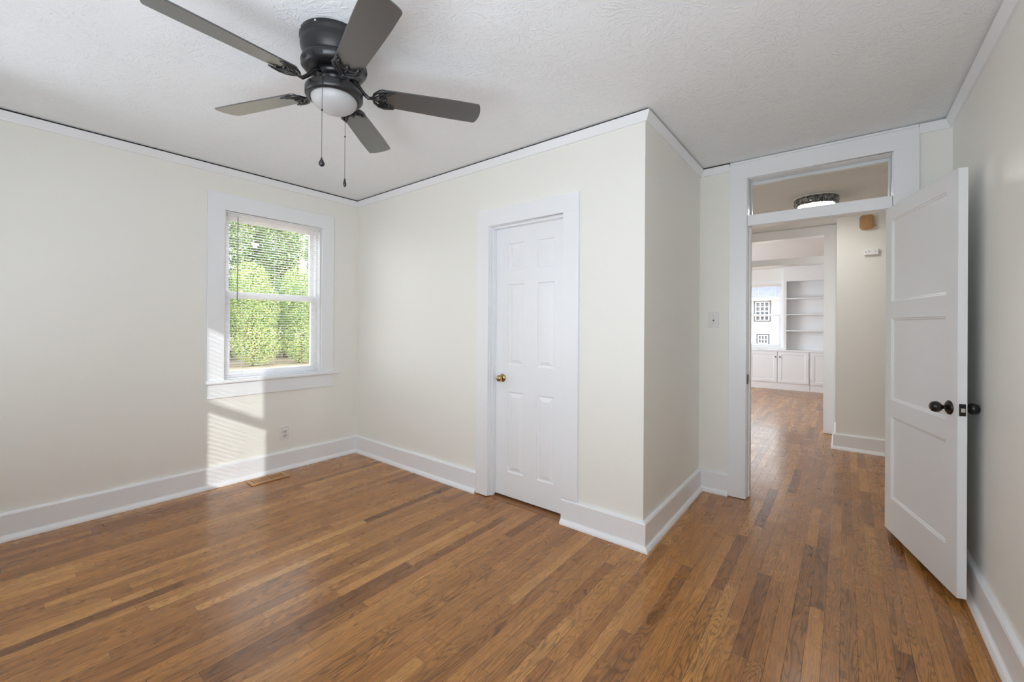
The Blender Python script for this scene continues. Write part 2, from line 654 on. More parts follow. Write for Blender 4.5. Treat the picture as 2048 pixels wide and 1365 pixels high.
struct(wall_holes(MB(), 'y', YR - TW, YR, 0, X2 + TW, 0, H, RW).obj('wall_rear', WALL))

CR = [(0, 2.556), (0.012, 2.556), (0.016, 2.566), (0.034, 2.602), (0.034, 2.6085), (0, 2.6085)]
BB = [(0, 0), (0.043, 0), (0.041, 0.010), (0.034, 0.022), (0.024, 0.030), (0.022, 0.036), (0.022, 0.156), (0.018, 0.164), (0, 0.168)]
cA, cB, cC, cD, cE, cF = (0, YR), (X2, YR), (X2, Y1), (X1, Y1), (X1, 0), (0, 0)
ci = 0
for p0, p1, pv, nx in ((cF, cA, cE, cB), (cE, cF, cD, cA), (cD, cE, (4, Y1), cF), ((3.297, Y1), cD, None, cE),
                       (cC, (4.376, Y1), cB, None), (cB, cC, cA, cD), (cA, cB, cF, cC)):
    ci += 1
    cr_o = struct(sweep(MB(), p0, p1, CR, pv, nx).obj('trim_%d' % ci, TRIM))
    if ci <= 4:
        sweep(MB(), p0, p1, [(0, 2.609), (0.024, 2.609), (0.024, 2.6195), (0, 2.6195)], pv, nx).obj('joint_shade', DARK, cr_o)  # dark strip stands in for the shade inside the gap above the crown
for nm, p0, p1, pv, nx in (('baseboard_left', cF, cA, cE, cB), ('baseboard_closet', (1.727, 0), cF, None, cA),
                           ('baseboard_corner', cE, (2.515, 0), cD, None), ('baseboard_alcove', cD, cE, (4, Y1), cF),
                           ('baseboard_far', (3.297, Y1), cD, None, cE), ('baseboard_nook', cC, (4.376, Y1), cB, None),
                           ('baseboard_right', cB, cC, cA, cD), ('baseboard_rear', cA, cB, cF, cC)):
    struct(sweep(MB(), p0, p1, BB, pv, nx).obj(nm, TRIM))


# ------------------------------------------------------------------ windows and blinds
def make_window(name, m, w, z0, z1, casing=True, side=0.12, head=0.135, zc_top=None):
    """double-hung window. m(u, d, z): u along the wall 0..w, d out of the room wall face into the room (negative = outward)"""
    r = sroot(name, m(w / 2, 0, z0))
    off = Vector(m(w / 2, 0, z0))

    def bx(mb, a, b):
        p, q = Vector(m(*a)) - off, Vector(m(*b)) - off
        return mb.box(p, q)
    if casing:
        c = MB()
        bx(c, (-side, 0, z0), (0, 0.020, z1))
        bx(c, (w, 0, z0), (w + side, 0.020, z1))
        bx(c, (-side, 0, z1), (w + side, 0.020, z1 + head))
        c.obj('casing', TRIM, r, 0.002)
        s = bx(MB(), (-side - 0.012, -0.03, z0 - 0.028), (w + side + 0.055, 0.048, z0))
        s.obj('window_sill', TRIM, r, 0.010, 3)
        bx(MB(), (-side + 0.006, 0, z0 - 0.145), (w + side + 0.006, 0.018, z0 - 0.028)).obj('apron', TRIM, r, 0.002)
    j = MB()
    bx(j, (0, -0.14, z0 - 0.02), (0.012, 0, z1)); bx(j, (w - 0.012, -0.14, z0 - 0.02), (w, 0, z1))
    bx(j, (0.012, -0.14, z1 - 0.012), (w - 0.012, 0, z1)); bx(j, (0.012, -0.14, z0 - 0.02), (w - 0.012, -0.03, z0 + 0.004))
    bx(j, (0.012, -0.135, z0), (0.03, -0.055, z1 - 0.012)); bx(j, (w - 0.03, -0.135, z0), (w - 0.012, -0.055, z1 - 0.012))
    j.obj('window_frame', VINYL, r, 0.002)
    zm = (z0 + z1) / 2 + 0.005

    def sash(nm, d0, d1, a, b, rail_b, rail_t):
        s = MB()
        bx(s, (0.03, d0, a), (0.066, d1, b)); bx(s, (w - 0.066, d0, a), (w - 0.03, d1, b))
        bx(s, (0.066, d0, a), (w - 0.066, d1, a + rail_b)); bx(s, (0.066, d0, b - rail_t), (w - 0.066, d1, b))
        o = s.obj(nm, VINYL, r, 0.003)
        g = bx(MB(), (0.066, (d0 + d1) / 2 - 0.002, a + rail_b), (w - 0.066, (d0 + d1) / 2 + 0.002, b - rail_t))
        gl = g.obj('window_pane', GLASS, o)
        return o
    sash('upper_sash', -0.130, -0.100, zm - 0.02, z1 - 0.012, 0.045, 0.045)
    sash('lower_sash', -0.096, -0.066, z0 + 0.004, zm + 0.028, 0.058, 0.045)
    return r


def make_blind(name, label, m, w, z_top, z_bot, group, tilt=0.06, wand=True, pitch=0.0215, half=0.0122):
    off = Vector(m(w / 2, 0, z_bot))
    r = thing(name, label, 'blind', off, 0, group)
    P = lambda u, d, z: Vector(m(u, d, z)) - off
    MB().box(P(0, -0.046, z_top - 0.028), P(w, -0.012, z_top)).obj('headrail', BLIND, r, 0.002)
    MB().box(P(0.004, -0.041, z_bot), P(w - 0.004, -0.017, z_bot + 0.012)).obj('bottom_rail', BLIND, r, 0.003)
    s = MB()
    n = int((z_top - 0.045 - z_bot - 0.02) / pitch)
    for i in range(n + 1):
        z = z_bot + 0.026 + i * (z_top - 0.045 - z_bot - 0.026) / n
        row = []
        for k in range(5):
            t = k / 4 * 2 - 1
            d = -0.029 + half * t * math.cos(math.atan(tilt))
            dz = 0.0022 * (1 - t * t) + half * t * math.sin(math.atan(tilt))
            row.append((d, z + dz))
        vs = [P(0.003, d, zz) for d, zz in row] + [P(w - 0.003, d, zz) for d, zz in row]
        vs += [P(0.003, d, zz - 0.0006) for d, zz in row] + [P(w - 0.003, d, zz - 0.0006) for d, zz in row]
        fs = [(k, k + 1, 6 + k, 5 + k) for k in range(4)] + [(10 + k, 15 + k, 16 + k, 11 + k) for k in range(4)]
        fs += [(0, 5, 15, 10), (4, 14, 19, 9)]
        s.add(vs, fs, True)
    s.obj('slats', BLIND, r)
    for u in (0.13, w / 2, w - 0.11):
        c = MB()
        for d in (-0.0425, -0.0155):
            c.tube([P(u, d, z_bot + 0.006), P(u, d, z_top - 0.02)], 0.0008, 5)
        c.obj('ladder_cord', BLIND, r)
    if wand:
        MB().tube([P(0.085, -0.006, z_top - 0.035), P(0.085, -0.006, z_top - 0.73)], 0.004, 6).obj('tilt_wand', GREYWAND, r)
        MB().tube([P(0.085, -0.012, z_top - 0.02), P(0.085, -0.006, z_top - 0.036)], 0.0022, 6).obj('wand_hook', GREYWAND, r)
    return r


mL = lambda u, d, z: (d, WY0 + u, z)
make_window('window_1', mL, WY1 - WY0, WZ0, WZ1)
bl = make_blind('window_blind', 'white mini blind with a grey tilt wand, open over the garden window', mL, WY1 - WY0 - 0.03 + 0.0,
                2.255, 0.880, 'mini blinds in the windows')
MB().box((-0.047, -0.390, 1.345), (-0.011, -0.386, 1.372)).obj('end_cap', GREYWAND, bl)
bl.location.y += 0.015
for k, (a, b) in enumerate(((2.525, 3.49), (3.745, 4.38), (0.32, 0.98))):  # the two unseen windows with shut blinds are added for the fill lamps
    mR = (lambda a_, b_: lambda u, d, z: (b_ - u, YR + d, z))(a, b)
    wr = make_window('window_%d' % (2, 3, 5)[k], mR, b - a, WZ0, WZ1)
    bb = make_blind('window_blind', 'white mini blind', mR, b - a - 0.03, 2.255, 0.880, 'mini blinds in the windows', tilt=(-0.27, -4.0, -4.0)[k], pitch=(0.036, 0.0215, 0.0215)[k], half=(0.020, 0.0122, 0.0122)[k])
    bb.location = bb.location - wr.location - Vector((0.015, 0, 0))
    bb.parent = wr
    for key in ('label', 'category', 'group'):
        if key in bb:
            del bb[key]

# ------------------------------------------------------------------ closet door (door_1)
d1 = sroot('door_1', (2.18, 0, 0))
P = lambda x, y, z: (x - 2.18, y, z)
c = MB()
c.box(P(1.727, -0.020, 0.006), P(1.847, 0, 2.097))
c.box(P(2.518, -0.020, 0.169), P(2.638, 0, 2.097))
c.box(P(1.727, -0.020, 2.097), P(2.638, 0, 2.220))
c.obj('casing', TRIM, d1, 0.002)
j = MB()
j.box(P(1.830, 0, 0.004), P(1.852, 0.12, 2.115)); j.box(P(2.513, 0, 0.004), P(2.535, 0.12, 2.115))
j.box(P(1.852, 0, 2.092), P(2.513, 0.12, 2.115))
j.box(P(1.852, 0.020, 0.004), P(1.864, 0.058, 2.092)); j.box(P(2.501, 0.020, 0.004), P(2.513, 0.058, 2.092))
j.box(P(1.864, 0.020, 2.078), P(2.501, 0.058, 2.092))
j.obj('door_jamb', TRIM, d1, 0.0015)
w6 = 2.511 - 1.855
mm = lambda u, v, d: P(1.855 + u, 0.060 + d, 0.018 + v)
ox = 1.855
pan = []
for z0, z1 in ((0.205, 0.822), (1.025, 1.645), (1.757, 1.958)):
    pan.append((1.985 - ox, z0 - 0.018, 2.135 - ox, z1 - 0.018))
    pan.append((2.255 - ox, z0 - 0.018, 2.402 - ox, z1 - 0.018))
lf = MB().slab(mm, w6, 2.090 - 0.018, 0.035, pan, [(0.005, 0.009), (0.013, 0.010), (0.042, 0.0015)], both=False).obj('door_leaf', TRIM, d1)
kb = MB()
kb.lathe([(0.001, 0.058), (0.018, 0.058), (0.0235, 0.050), (0.0255, 0.041), (0.023, 0.032), (0.015, 0.026), (0.012, 0.018), (0.013, 0.011)], 24, (0, 0, 0), 'y')
kb.v = [(x, -y, z) for x, y, z in kb.v]
k_o = kb.obj('door_knob', BRASS, lf)
k_o.location = P(1.931, 0.060, 0.922)
k_o['label'] = 'brass door knob'
rs = MB().lathe([(0.001, 0.016), (0.014, 0.015), (0.026, 0.010), (0.031, 0.004), (0.032, 0.0)], 32, (0, 0, 0), 'y')
rs.v = [(x, -y, z) for x, y, z in rs.v]
r_o = rs.obj('knob_rose', BRASS, lf)
r_o.location = P(1.931, 0.060, 0.922)
struct(MB().box((1.855, -0.004, 0), (2.511, 0.10, 0.0025)).obj('trim_8', THRESH))

# ------------------------------------------------------------------ hall doorway with transom and open door (door_2)
d2 = sroot('door_2', (3.84, Y1, 0))
P = lambda x, y, z: (x - 3.84, y, z)          # y measured from the wall face
OX0, OX1 = 3.420, 4.255
c = MB()
c.box(P(3.297, -0.022, 0.003), P(OX0, 0, 2.477)); c.box(P(OX1, -0.022, 0.003), P(4.376, 0, 2.477))
c.box(P(3.297, -0.022, 2.477), P(4.376, 0, 2.598))
c.obj('casing', TRIM, d2, 0.002)
MB().box(P(3.30, -0.030, 2.598), P(4.374, 0, 2.614)).obj('cap_moulding', TRIM, d2, 0.004)
j = MB()
j.box(P(3.400, 0, 0.003), P(OX0 + 0.004, TW, 2.495)); j.box(P(OX1 - 0.004, 0, 0.003), P(4.275, TW, 2.495))
j.box(P(OX0 + 0.004, 0, 2.473), P(OX1 - 0.004, TW, 2.495))
j.box(P(OX0 + 0.004, 0.046, 0.003), P(OX0 + 0.015, TW - 0.03, 2.112)); j.box(P(OX1 - 0.015, 0.046, 0.003), P(OX1 - 0.004, TW - 0.03, 2.112))
j.obj('door_jamb', TRIM, d2, 0.0015)
b_ = MB()
b_.box(P(OX0 + 0.004, -0.022, 2.108), P(OX1 - 0.004, 0.012, 2.188))
b_.box(P(OX0 + 0.004, 0.012, 2.118), P(OX1 - 0.004, TW, 2.188))
b_.box(P(OX0 + 0.015, 0.046, 2.112), P(OX1 - 0.015, TW - 0.03, 2.118))
b_.obj('transom_bar', TRIM, d2, 0.002)
t_ = MB()
t_.box(P(OX0 + 0.004, 0.105, 2.188), P(OX0 + 0.016, 0.13, 2.473)); t_.box(P(OX1 - 0.016, 0.105, 2.188), P(OX1 - 0.004, 0.13, 2.473))
t_.box(P(OX0 + 0.016, 0.105, 2.452), P(OX1 - 0.016, 0.13, 2.473))
t_.obj('transom_stop', TRIM, d2, 0.001)
MB().box(P(OX0 + 0.004, 0.099, 2.189), P(OX1 - 0.004, 0.104, 2.472)).obj('transom_pane', GLASS, d2)
stp = MB().box(P(OX0 + 0.0035, -0.006, 0.890), P(OX0 + 0.0065, 0.044, 0.962))
stp.obj('strike_plate', KNOBB, d2, 0.001)
# the leaf: built along +u from the hinge edge, then turned
LW, LT = 0.782, 0.035
th = math.radians(106)
leaf = bpy.data.objects.new('door_leaf', None)
du = Vector((math.cos(PI + th), math.sin(PI + th), 0))
nv = Vector((du.y, -du.x, 0))
if nv.x > 0:
    nv = -nv
piv = Vector((4.255 - 3.84, 1.205 - Y1, 0)) + Vector((0, 0, 0.042))
ml = lambda u, v, d: tuple(piv + nv * LT + du * u - nv * d + Vector((0, 0, v)))
zp = 0.042
pn = [(0.080, 0.257 - zp, 0.683, 0.772 - zp), (0.080, 0.876 - zp, 0.683, 1.392 - zp), (0.080, 1.499 - zp, 0.683, 2.015 - zp)]
bpy.data.objects.remove(leaf)
lf2 = MB().slab(ml, LW, 2.100 - zp, LT, pn, [(0.004, 0.004), (0.010, 0.005), (0.014, 0.010)]).obj('door_leaf', TRIM, d2, 0.002)


def hall_knob(sgn):
    k = MB()
    k.lathe([(0.001, 0.074), (0.014, 0.073), (0.0235, 0.066), (0.0275, 0.054), (0.0265, 0.044), (0.019, 0.034), (0.0105, 0.029), (0.0095, 0.022), (0.014, 0.012)], 32, (0, 0, 0), 'z')
    o = k.obj('door_knob', KNOBB, lf2)
    q = (nv * sgn).to_track_quat('Z', 'Y')
    o.matrix_local = Matrix.Translation(piv + du * 0.716 + Vector((0, 0, 0.941 - zp)) + nv * (LT if sgn > 0 else 0)) @ q.to_matrix().to_4x4()
    o['label'] = 'black door knob'
    r = MB().lathe([(0.001, 0.015), (0.016, 0.014), (0.028, 0.009), (0.0345, 0.004), (0.035, 0.0)], 40).obj('knob_rose', KNOBB, lf2)
    r.matrix_local = Matrix.Translation(piv + du * 0.716 + Vector((0, 0, 0.941 - zp)) + nv * (LT if sgn > 0 else 0)) @ q.to_matrix().to_4x4()


hall_knob(1)
hall_knob(-1)
tb = MB().lathe([(0.0035, 0.0), (0.0045, 0.004), (0.001, 0.011)], 12).obj('lock_button', KNOBB, lf2)
tb.matrix_local = Matrix.Translation(piv + du * 0.716 + Vector((0, 0, 0.941 - zp)) - nv * 0.074) @ (-nv).to_track_quat('Z', 'Y').to_matrix().to_4x4()
me = lambda u, v, d: tuple(piv + du * (LW + d) + nv * u + Vector((0, 0, v)))
MB().prism([(0.005, 0.912 - zp), (0.030, 0.912 - zp), (0.030, 0.970 - zp), (0.005, 0.970 - zp)], me, 0.0025).obj('latch_plate', KNOBB, lf2, 0.001)
lb = MB().prism([(0.010, 0.930 - zp), (0.026, 0.930 - zp), (0.026, 0.951 - zp), (0.010, 0.951 - zp)], me, 0.011).obj('latch_bolt', STEEL, lf2, 0.003)
for hz in (0.25, 1.07, 1.88):
    h = MB().lathe([(0.006, -0.045), (0.006, 0.045)], 12, (piv.x + 0.006, piv.y + 0.012, hz))
    h.obj('hinge', TRIM, d2)

# ------------------------------------------------------------------ wall plates, register
o_ = thing('power_outlet', 'cream duplex outlet low on the wall under the garden window', 'outlet', (0, -0.730, 0.335))
MB().box((0, -0.0375, -0.062), (0.006, 0.0375, 0.062)).obj('cover_plate', PLATE, o_, 0.003)
for z in (-0.0205, 0.0205):
    f = MB().lathe([(0.0172, 0.0), (0.0172, 0.0022), (0.001, 0.0022)], 24, (0.006, 0, z), 'x').obj('receptacle', PLATE, o_)
    s = MB()
    s.box((0.0078, -0.008, z - 0.003), (0.0085, -0.0055, z + 0.006)); s.box((0.0078, 0.0055, z - 0.003), (0.0085, 0.008, z + 0.006))
    s.lathe([(0.0028, 0), (0.0028, 0.0007), (0.0005, 0.0007)], 10, (0.0078, 0, z - 0.0085), 'x')
    s.obj('slots', DARK, f)
MB().lathe([(0.003, 0), (0.002, 0.0015), (0.0003, 0.0015)], 10, (0.006, 0, 0), 'x').obj('screw', PLATE, o_)
o_ = thing('light_switch', 'cream toggle light switch beside the hall doorway', 'light switch', (3.182, Y1, 1.387))
MB().box((-0.040, -0.006, -0.061), (0.040, 0, 0.061)).obj('cover_plate', PLATE, o_, 0.003)
MB().box((-0.005, -0.0066, -0.012), (0.005, -0.0058, 0.012)).obj('toggle_slot', DARK, o_)
MB().prism([(-0.004, -0.004), (0.004, -0.004), (0.004, 0.006), (-0.004, 0.006)], lambda u, v, w: (u, -0.006 - w, v + w * 0.7), 0.013).obj('toggle', PLATE, o_, 0.0012)
for z in (-0.030, 0.030):
    s = MB().lathe([(0.003, 0), (0.0022, 0.0014), (0.0003, 0.0014)], 10, (0, 0, 0), 'y')
    s.v = [(x, -0.006 - y, zz + z) for x, y, zz in s.v]
    s.obj('screw', STEEL, o_)

g_ = thing('floor_register', 'oak floor register with two banks of slots by the window wall', 'floor vent', (0.147, -0.923, 0))
hx, hy = 0.076, 0.148
f = MB()
f.box((-hx, -hy, 0), (-0.048, hy, 0.009)); f.box((0.048, -hy, 0), (hx, hy, 0.009))
f.box((-0.048, -hy, 0), (0.048, -0.118, 0.009)); f.box((-0.048, 0.118, 0), (0.048, hy, 0.009)); f.box((-0.048, -0.008, 0), (0.048, 0.008, 0.009))
f.obj('register_frame', OAKV, g_, 0.003)
MB().box((-0.050, -0.119, 0.0002), (0.050, 0.119, 0.0012)).obj('duct_opening', DARK, g_)
for sg in (-1, 1):
    s = MB()
    for k in range(7):
        y = sg * (0.008 + 0.0145 * (k + 1) - 0.003)
        s.box((-0.048, y - 0.0036, 0.0012), (0.048, y + 0.0036, 0.0085))
    s.obj('slats', OAKV, g_)

# ------------------------------------------------------------------ ceiling fan
AX, AY = 2.195, -1.467
fan = thing('ceiling_fan', 'black five-blade flush-mount ceiling fan with a frosted bowl light', 'ceiling fan', (AX, AY, H))
Z = lambda z: z - H
h_ = MB().lathe([(0.120, Z(2.618)), (0.145, Z(2.616)), (0.146, Z(2.598)), (0.141, Z(2.590)), (0.139, Z(2.580)), (0.143, Z(2.574)), (0.142, Z(2.560)),
                 (0.132, Z(2.532)), (0.124, Z(2.518)), (0.122, Z(2.513))], 64).obj('canopy', BLACK, fan)
for a in (205, 222, 262, 300, 20, 110):
    a = math.radians(a)
    MB().ball((0.146 * math.cos(a), 0.146 * math.sin(a), Z(2.606)), 0.005, 8).obj('screw', STEEL, h_)
mo = MB().lathe([(0.118, Z(2.520)), (0.124, Z(2.518)), (0.136, Z(2.508)), (0.1405, Z(2.497)), (0.139, Z(2.487)), (0.129, Z(2.474)), (0.116, Z(2.466)),
                 (0.100, Z(2.463)), (0.094, Z(2.468)), (0.085, Z(2.471)), (0.040, Z(2.472))], 64).obj('motor_housing', BLACK, fan)
for k in range(10):
    a0 = 2 * PI * (k + 0.25) / 10
    sl = MB()
    for i in range(4):
        pts = []
        for ang in (a0 + i * 0.06, a0 + (i + 1) * 0.06):
            for r, z in ((0.1400, 2.4868), (0.1310, 2.4752)):
                pts.append((r * math.cos(ang), r * math.sin(ang), Z(z)))
        sl.add([pts[0], pts[2], pts[3], pts[1]], [(0, 1, 2, 3)])
    sl.obj('vent_slot', DARK, mo)
MB().lathe([(0.030, Z(2.472)), (0.074, Z(2.469)), (0.074, Z(2.447)), (0.056, Z(2.443)), (0.048, Z(2.436)), (0.048, Z(2.388)), (0.030, Z(2.386))], 40).obj('flywheel', BLACK, fan)
lk = MB().lathe([(0.030, Z(2.395)), (0.100, Z(2.393)), (0.117, Z(2.390)), (0.1225, Z(2.384)), (0.1225, Z(2.358)), (0.117, Z(2.350)), (0.107, Z(2.346)),
                 (0.100, Z(2.349)), (0.098, Z(2.358))], 64).obj('light_kit', BLACK, fan)
bw = [(0.099, 2.356)]
for i in range(1, 13):
    t = i / 12 * PI / 2
    bw.append((max(0.0005, 0.099 * math.cos(t)), 2.352 - 0.064 * math.sin(t)))
MB().lathe([(r, Z(z)) for r, z in bw], 64).obj('glass_bowl', FROST, lk)
for a in (250, 290, 330, 210):
    a = math.radians(a)
    MB().ball((0.058 * math.cos(a), 0.058 * math.sin(a), Z(2.400)), 0.0055, 8).obj('screw', STEEL, lk)

PITCH = math.radians(-12)
bl_out = []
for u in [0.190, 0.197, 0.205, 0.25, 0.3, 0.35, 0.4, 0.45, 0.5, 0.55, 0.6, 0.648, 0.652, 0.656, 0.659, 0.661, 0.663, 0.6645, 0.666]:
    t = (u - 0.190) / 0.476
    wd = 0.054 + 0.012 * min(1, t * 1.4)
    e = 1.0
    if u > 0.648:
        e = 1 - 0.26 * ((u - 0.648) / 0.018) ** 3
    if u < 0.205:
        e = 0.86 + 0.14 * (u - 0.190) / 0.015
    bl_out.append((u, wd * e))
tip_w = bl_out[-1][1]
tip = [(0.666 + 0.008 * (1 - (k / 4) ** 2), tip_w * k / 4) for k in (3, 2, 1, 0, -1, -2, -3)]
outline = [(u, w_) for u, w_ in bl_out] + tip + [(u, -w_) for u, w_ in reversed(bl_out)]
bmb = MB()
bmb.prism(outline, lambda u, v, w_: (u, v, w_ - 0.003), 0.006)
for k in range(5):
    ang = math.radians(56.36 + 72 * k)
    R = Matrix.Rotation(ang, 4, 'Z') @ Matrix.Translation((0, 0, Z(2.392))) @ Matrix.Rotation(PITCH, 4, 'X')
    if k == 0:
        blade0 = bmb.obj('fan_blade', BLADE, fan, 0.0015)
        b = blade0
    else:
        b = blade0.copy()
        COL.objects.link(b)
        b.parent = fan
    b.matrix_local = R
    if k == 0:
        ir = MB()
        zi = Matrix.Rotation(-PITCH, 4, 'X')
        low = -0.009
        hub = zi @ Vector((0.062, 0, 0.062))
        ir.tube([hub, zi @ Vector((0.092, 0, 0.050)), zi @ Vector((0.120, 0, 0.012)), Vector((0.145, 0, -0.012)), Vector((0.172, 0, low))],
                [0.010, 0.0095, 0.009, 0.008, 0.007], 10)
        for s in (1, -1):
            ir.tube([(0.165, 0, low), (0.172, s * 0.026, low), (0.190, s * 0.046, low), (0.215, s * 0.056, low), (0.243, s * 0.052, low - 0.001),
                     (0.262, s * 0.050, low)], [0.006, 0.0065, 0.0065, 0.006, 0.005, 0.0035], 8)
            ir.tube([(0.166, 0, low), (0.186, s * 0.016, low), (0.206, s * 0.034, low), (0.226, s * 0.040, low)], 0.0042, 8)
            ir.tube([(0.236, s * 0.048, low), (0.226, s * 0.034, low), (0.213, s * 0.022, low), (0.206, s * 0.012, low), (0.220, 0, low)], 0.0042, 8)
        ir.tube([(0.166, 0, low), (0.195, 0, low), (0.222, 0, low)], 0.0045, 8)
        for px, py in ((0.222, 0), (0.238, 0.040), (0.238, -0.040)):
            ir.lathe([(0.001, -0.014), (0.007, -0.0125), (0.0085, -0.004), (0.0085, 0.0)], 12, (px, py, 0))
        iron0 = ir.obj('blade_iron', BLACK, b)
    else:
        i2 = iron0.copy()
        COL.objects.link(i2)
        i2.parent = b
for (px, py, ztop, zend, fr, fl) in ((0.0793, -0.0979, 2.384, 2.038, 0.0125, 0.039), (-0.0793, 0.0979, 2.384, 2.037, 0.0078, 0.042)):
    # each chain hangs from the switch housing just outside the light pan
    d_ = Vector((px, py, 0)).normalized()
    ox_, oy_ = (d_.x * 0.126, d_.y * 0.126)
    ch = MB()
    z = ztop
    ch.tube([(ox_ * 0.93, oy_ * 0.93, Z(ztop - 0.004)), (ox_, oy_, Z(ztop))], 0.003, 6)
    ch.tube([(ox_, oy_, Z(ztop)), (ox_, oy_, Z(zend))], 0.0008, 5)
    while z > zend:
        ch.lathe([(0.0003, -0.0016), (0.0016, 0), (0.0003, 0.0016)], 6, (ox_, oy_, Z(z)))
        z -= 0.0042
    ch.ball((ox_, oy_, Z(ztop - (ztop - zend) * 0.42)), 0.0042, 8)
    co = ch.obj('pull_chain', BLACK, fan)
    MB().lathe([(0.0005, Z(zend)), (0.003, Z(zend - 0.002)), (0.004, Z(zend - 0.008)), (fr, Z(zend - fl * 0.66)), (fr * 0.9, Z(zend - fl * 0.85)), (fr * 0.4, Z(zend - fl)),
                (0.0005, Z(zend - fl - 0.001))], 20, (ox_, oy_, 0)).obj('chain_fob', BLACK, co)

# ------------------------------------------------------------------ hall
HX0, HX1, HY, LY = 1.3, 5.6, 3.38, 4.13
struct(MB().box((HX0 - 0.14, Y1 + 0.07, -0.12), (HX1 + 0.14, LY + 0.07, 0)).obj('floor_hall', FLOOR))
struct(MB().box((HX0 - 0.14, Y1 + 0.07, H), (HX1 + 0.14, LY + 0.07, H + 0.12)).obj('ceiling_hall', CEIL))
struct(wall_holes(MB(), 'x', HX0 - TW, HX0, Y1 + TW, LY + TW, 0, H, [(2.0, 3.2, 0.9, 2.2)]).obj('wall_hall_left', WALLH))  # unseen opening added for the hall fill lamp
struct(MB().box((3.940, HY, 0), (HX1, LY, H)).obj('wall_hall_far', WALLH))
struct(MB().box((HX1, Y1 + TW, 0), (HX1 + TW, LY + TW, H)).obj('wall_hall_right', WALLH))
struct(MB().box((X2 + TW, Y1, 0), (HX1 + TW, Y1 + TW, H)).obj('wall_hall_near', WALLH))
D3A, D3B = 2.900, 3.806
struct(wall_holes(MB(), 'y', LY, LY + TW, 0, 6.6, 0, H, [(D3A - 0.02, D3B + 0.02, 0, 2.515)]).obj('wall_hall_end', WALLH))
struct(sweep(MB(), (HX1, HY), (3.940, HY), BB, None, (3.940, LY)).obj('baseboard_hall_far', TRIM))
struct(sweep(MB(), (3.940, HY), (3.940, LY - 0.02), BB, (HX1, HY), None).obj('baseboard_hall_return', TRIM))
struct(sweep(MB(), (HX0, Y1 + TW), (HX0, LY), [(-d, z) for d, z in BB]).obj('baseboard_hall_left', TRIM))

d3 = sroot('door_3', (3.353, LY, 0))
P = lambda x, y, z: (x - 3.353, y, z)
c = MB()
c.box(P(D3A - 0.122, -0.02, 0.003), P(D3A, 0, 2.494)); c.box(P(D3B, -0.02, 0.003), P(3.928, 0, 2.494))
c.box(P(D3A - 0.122, -0.02, 2.494), P(3.928, 0, 2.608))
c.obj('casing', TRIM, d3, 0.002)
j = MB()
j.box(P(D3A - 0.02, 0, 0.003), P(D3A, TW, 2.515)); j.box(P(D3B, 0, 0.003), P(D3B + 0.02, TW, 2.515)); j.box(P(D3A, 0, 2.494), P(D3B, TW, 2.515))
j.obj('door_jamb', TRIM, d3, 0.0015)
MB().box(P(D3A, -0.02, 2.148), P(D3B, TW, 2.234)).obj('transom_bar', TRIM, d3, 0.002)

lt = thing('flush_ceiling_light', 'lit round flush ceiling light with a faceted chrome rim in the hall', 'ceiling light', (3.785, 2.69, H))
MB().lathe([(0.001, -0.002), (0.192, -0.002), (0.195, -0.006), (0.192, -0.012), (0.001, -0.012)], 56).obj('ceiling_pan', PLATE, lt)
MB().lathe([(0.160, -0.012), (0.184, -0.012), (0.187, -0.040), (0.181, -0.082), (0.160, -0.082)], 56).obj('metal_rim', RINGM, lt)
dg = [(0.164, -0.070)]
for i in range(1, 9):
    t = i / 8 * PI / 2
    dg.append((max(0.0005, 0.164 * math.cos(t)), -0.070 - 0.030 * math.sin(t)))
MB().lathe(dg, 56).obj('glass_diffuser', LIT, lt)

def rrect(w, h, r, seg=6):
    pts = []
    for cx, cy, a0 in ((w / 2 - r, h / 2 - r, 0), (-w / 2 + r, h / 2 - r, 90), (-w / 2 + r, -h / 2 + r, 180), (w / 2 - r, -h / 2 + r, 270)):
        for i in range(seg + 1):
            a = math.radians(a0 + 90 * i / seg)
            pts.append((cx + r * math.cos(a), cy + r * math.sin(a)))
    return pts


chm = thing('door_chime', 'wooden door chime with stepped rounded cover high on the hall wall', 'door chime', (4.192, HY, 2.446))
MB().prism(rrect(0.135, 0.150, 0.02), lambda u, v, w_: (u + 0.018, -w_, v - 0.004), 0.018).obj('back_plate', PLATE, chm, 0.002)
cv = MB()
wds = [(0.120, 0.152, 0.034, 0.018, 0.050), (0.100, 0.130, 0.028, 0.050, 0.054), (0.082, 0.110, 0.022, 0.054, 0.058), (0.066, 0.092, 0.016, 0.058, 0.062), (0.048, 0.074, 0.006, 0.062, 0.066)]
for w_, h__, r__, d0, d1_ in wds:
    cv.prism(rrect(w_, h__, r__), (lambda d0_: lambda u, v, w2: (u, -d0_ - w2, v))(d0), d1_ - d0)
cv.obj('chime_cover', COVER, chm, 0.004)
MB().lathe([(0.004, 0), (0.004, 0.004), (0.0005, 0.004)], 10, (0.073, -0.022, -0.040), 'y').obj('screw', DARK, chm)
sb = thing('wall_sensor', 'small white sensor box below the wooden chime on the hall wall', 'sensor', (4.230, HY, 2.128))
MB().prism([(-0.058, -0.030), (0.058, -0.030), (0.058, 0.030), (-0.050, 0.030)], lambda u, v, w_: (u, -w_, v), 0.034).obj('sensor_case', VINYL, sb, 0.004)
for u, v in ((-0.045, 0.004), (-0.018, 0.008), (0.036, 0.006)):
    s = MB().lathe([(0.004, 0), (0.004, 0.002), (0.0005, 0.002)], 10, (0, 0, 0), 'y')
    s.v = [(x + u, -0.034 - y, z + v) for x, y, z in s.v]
    s.obj('indicator', DARK, sb)

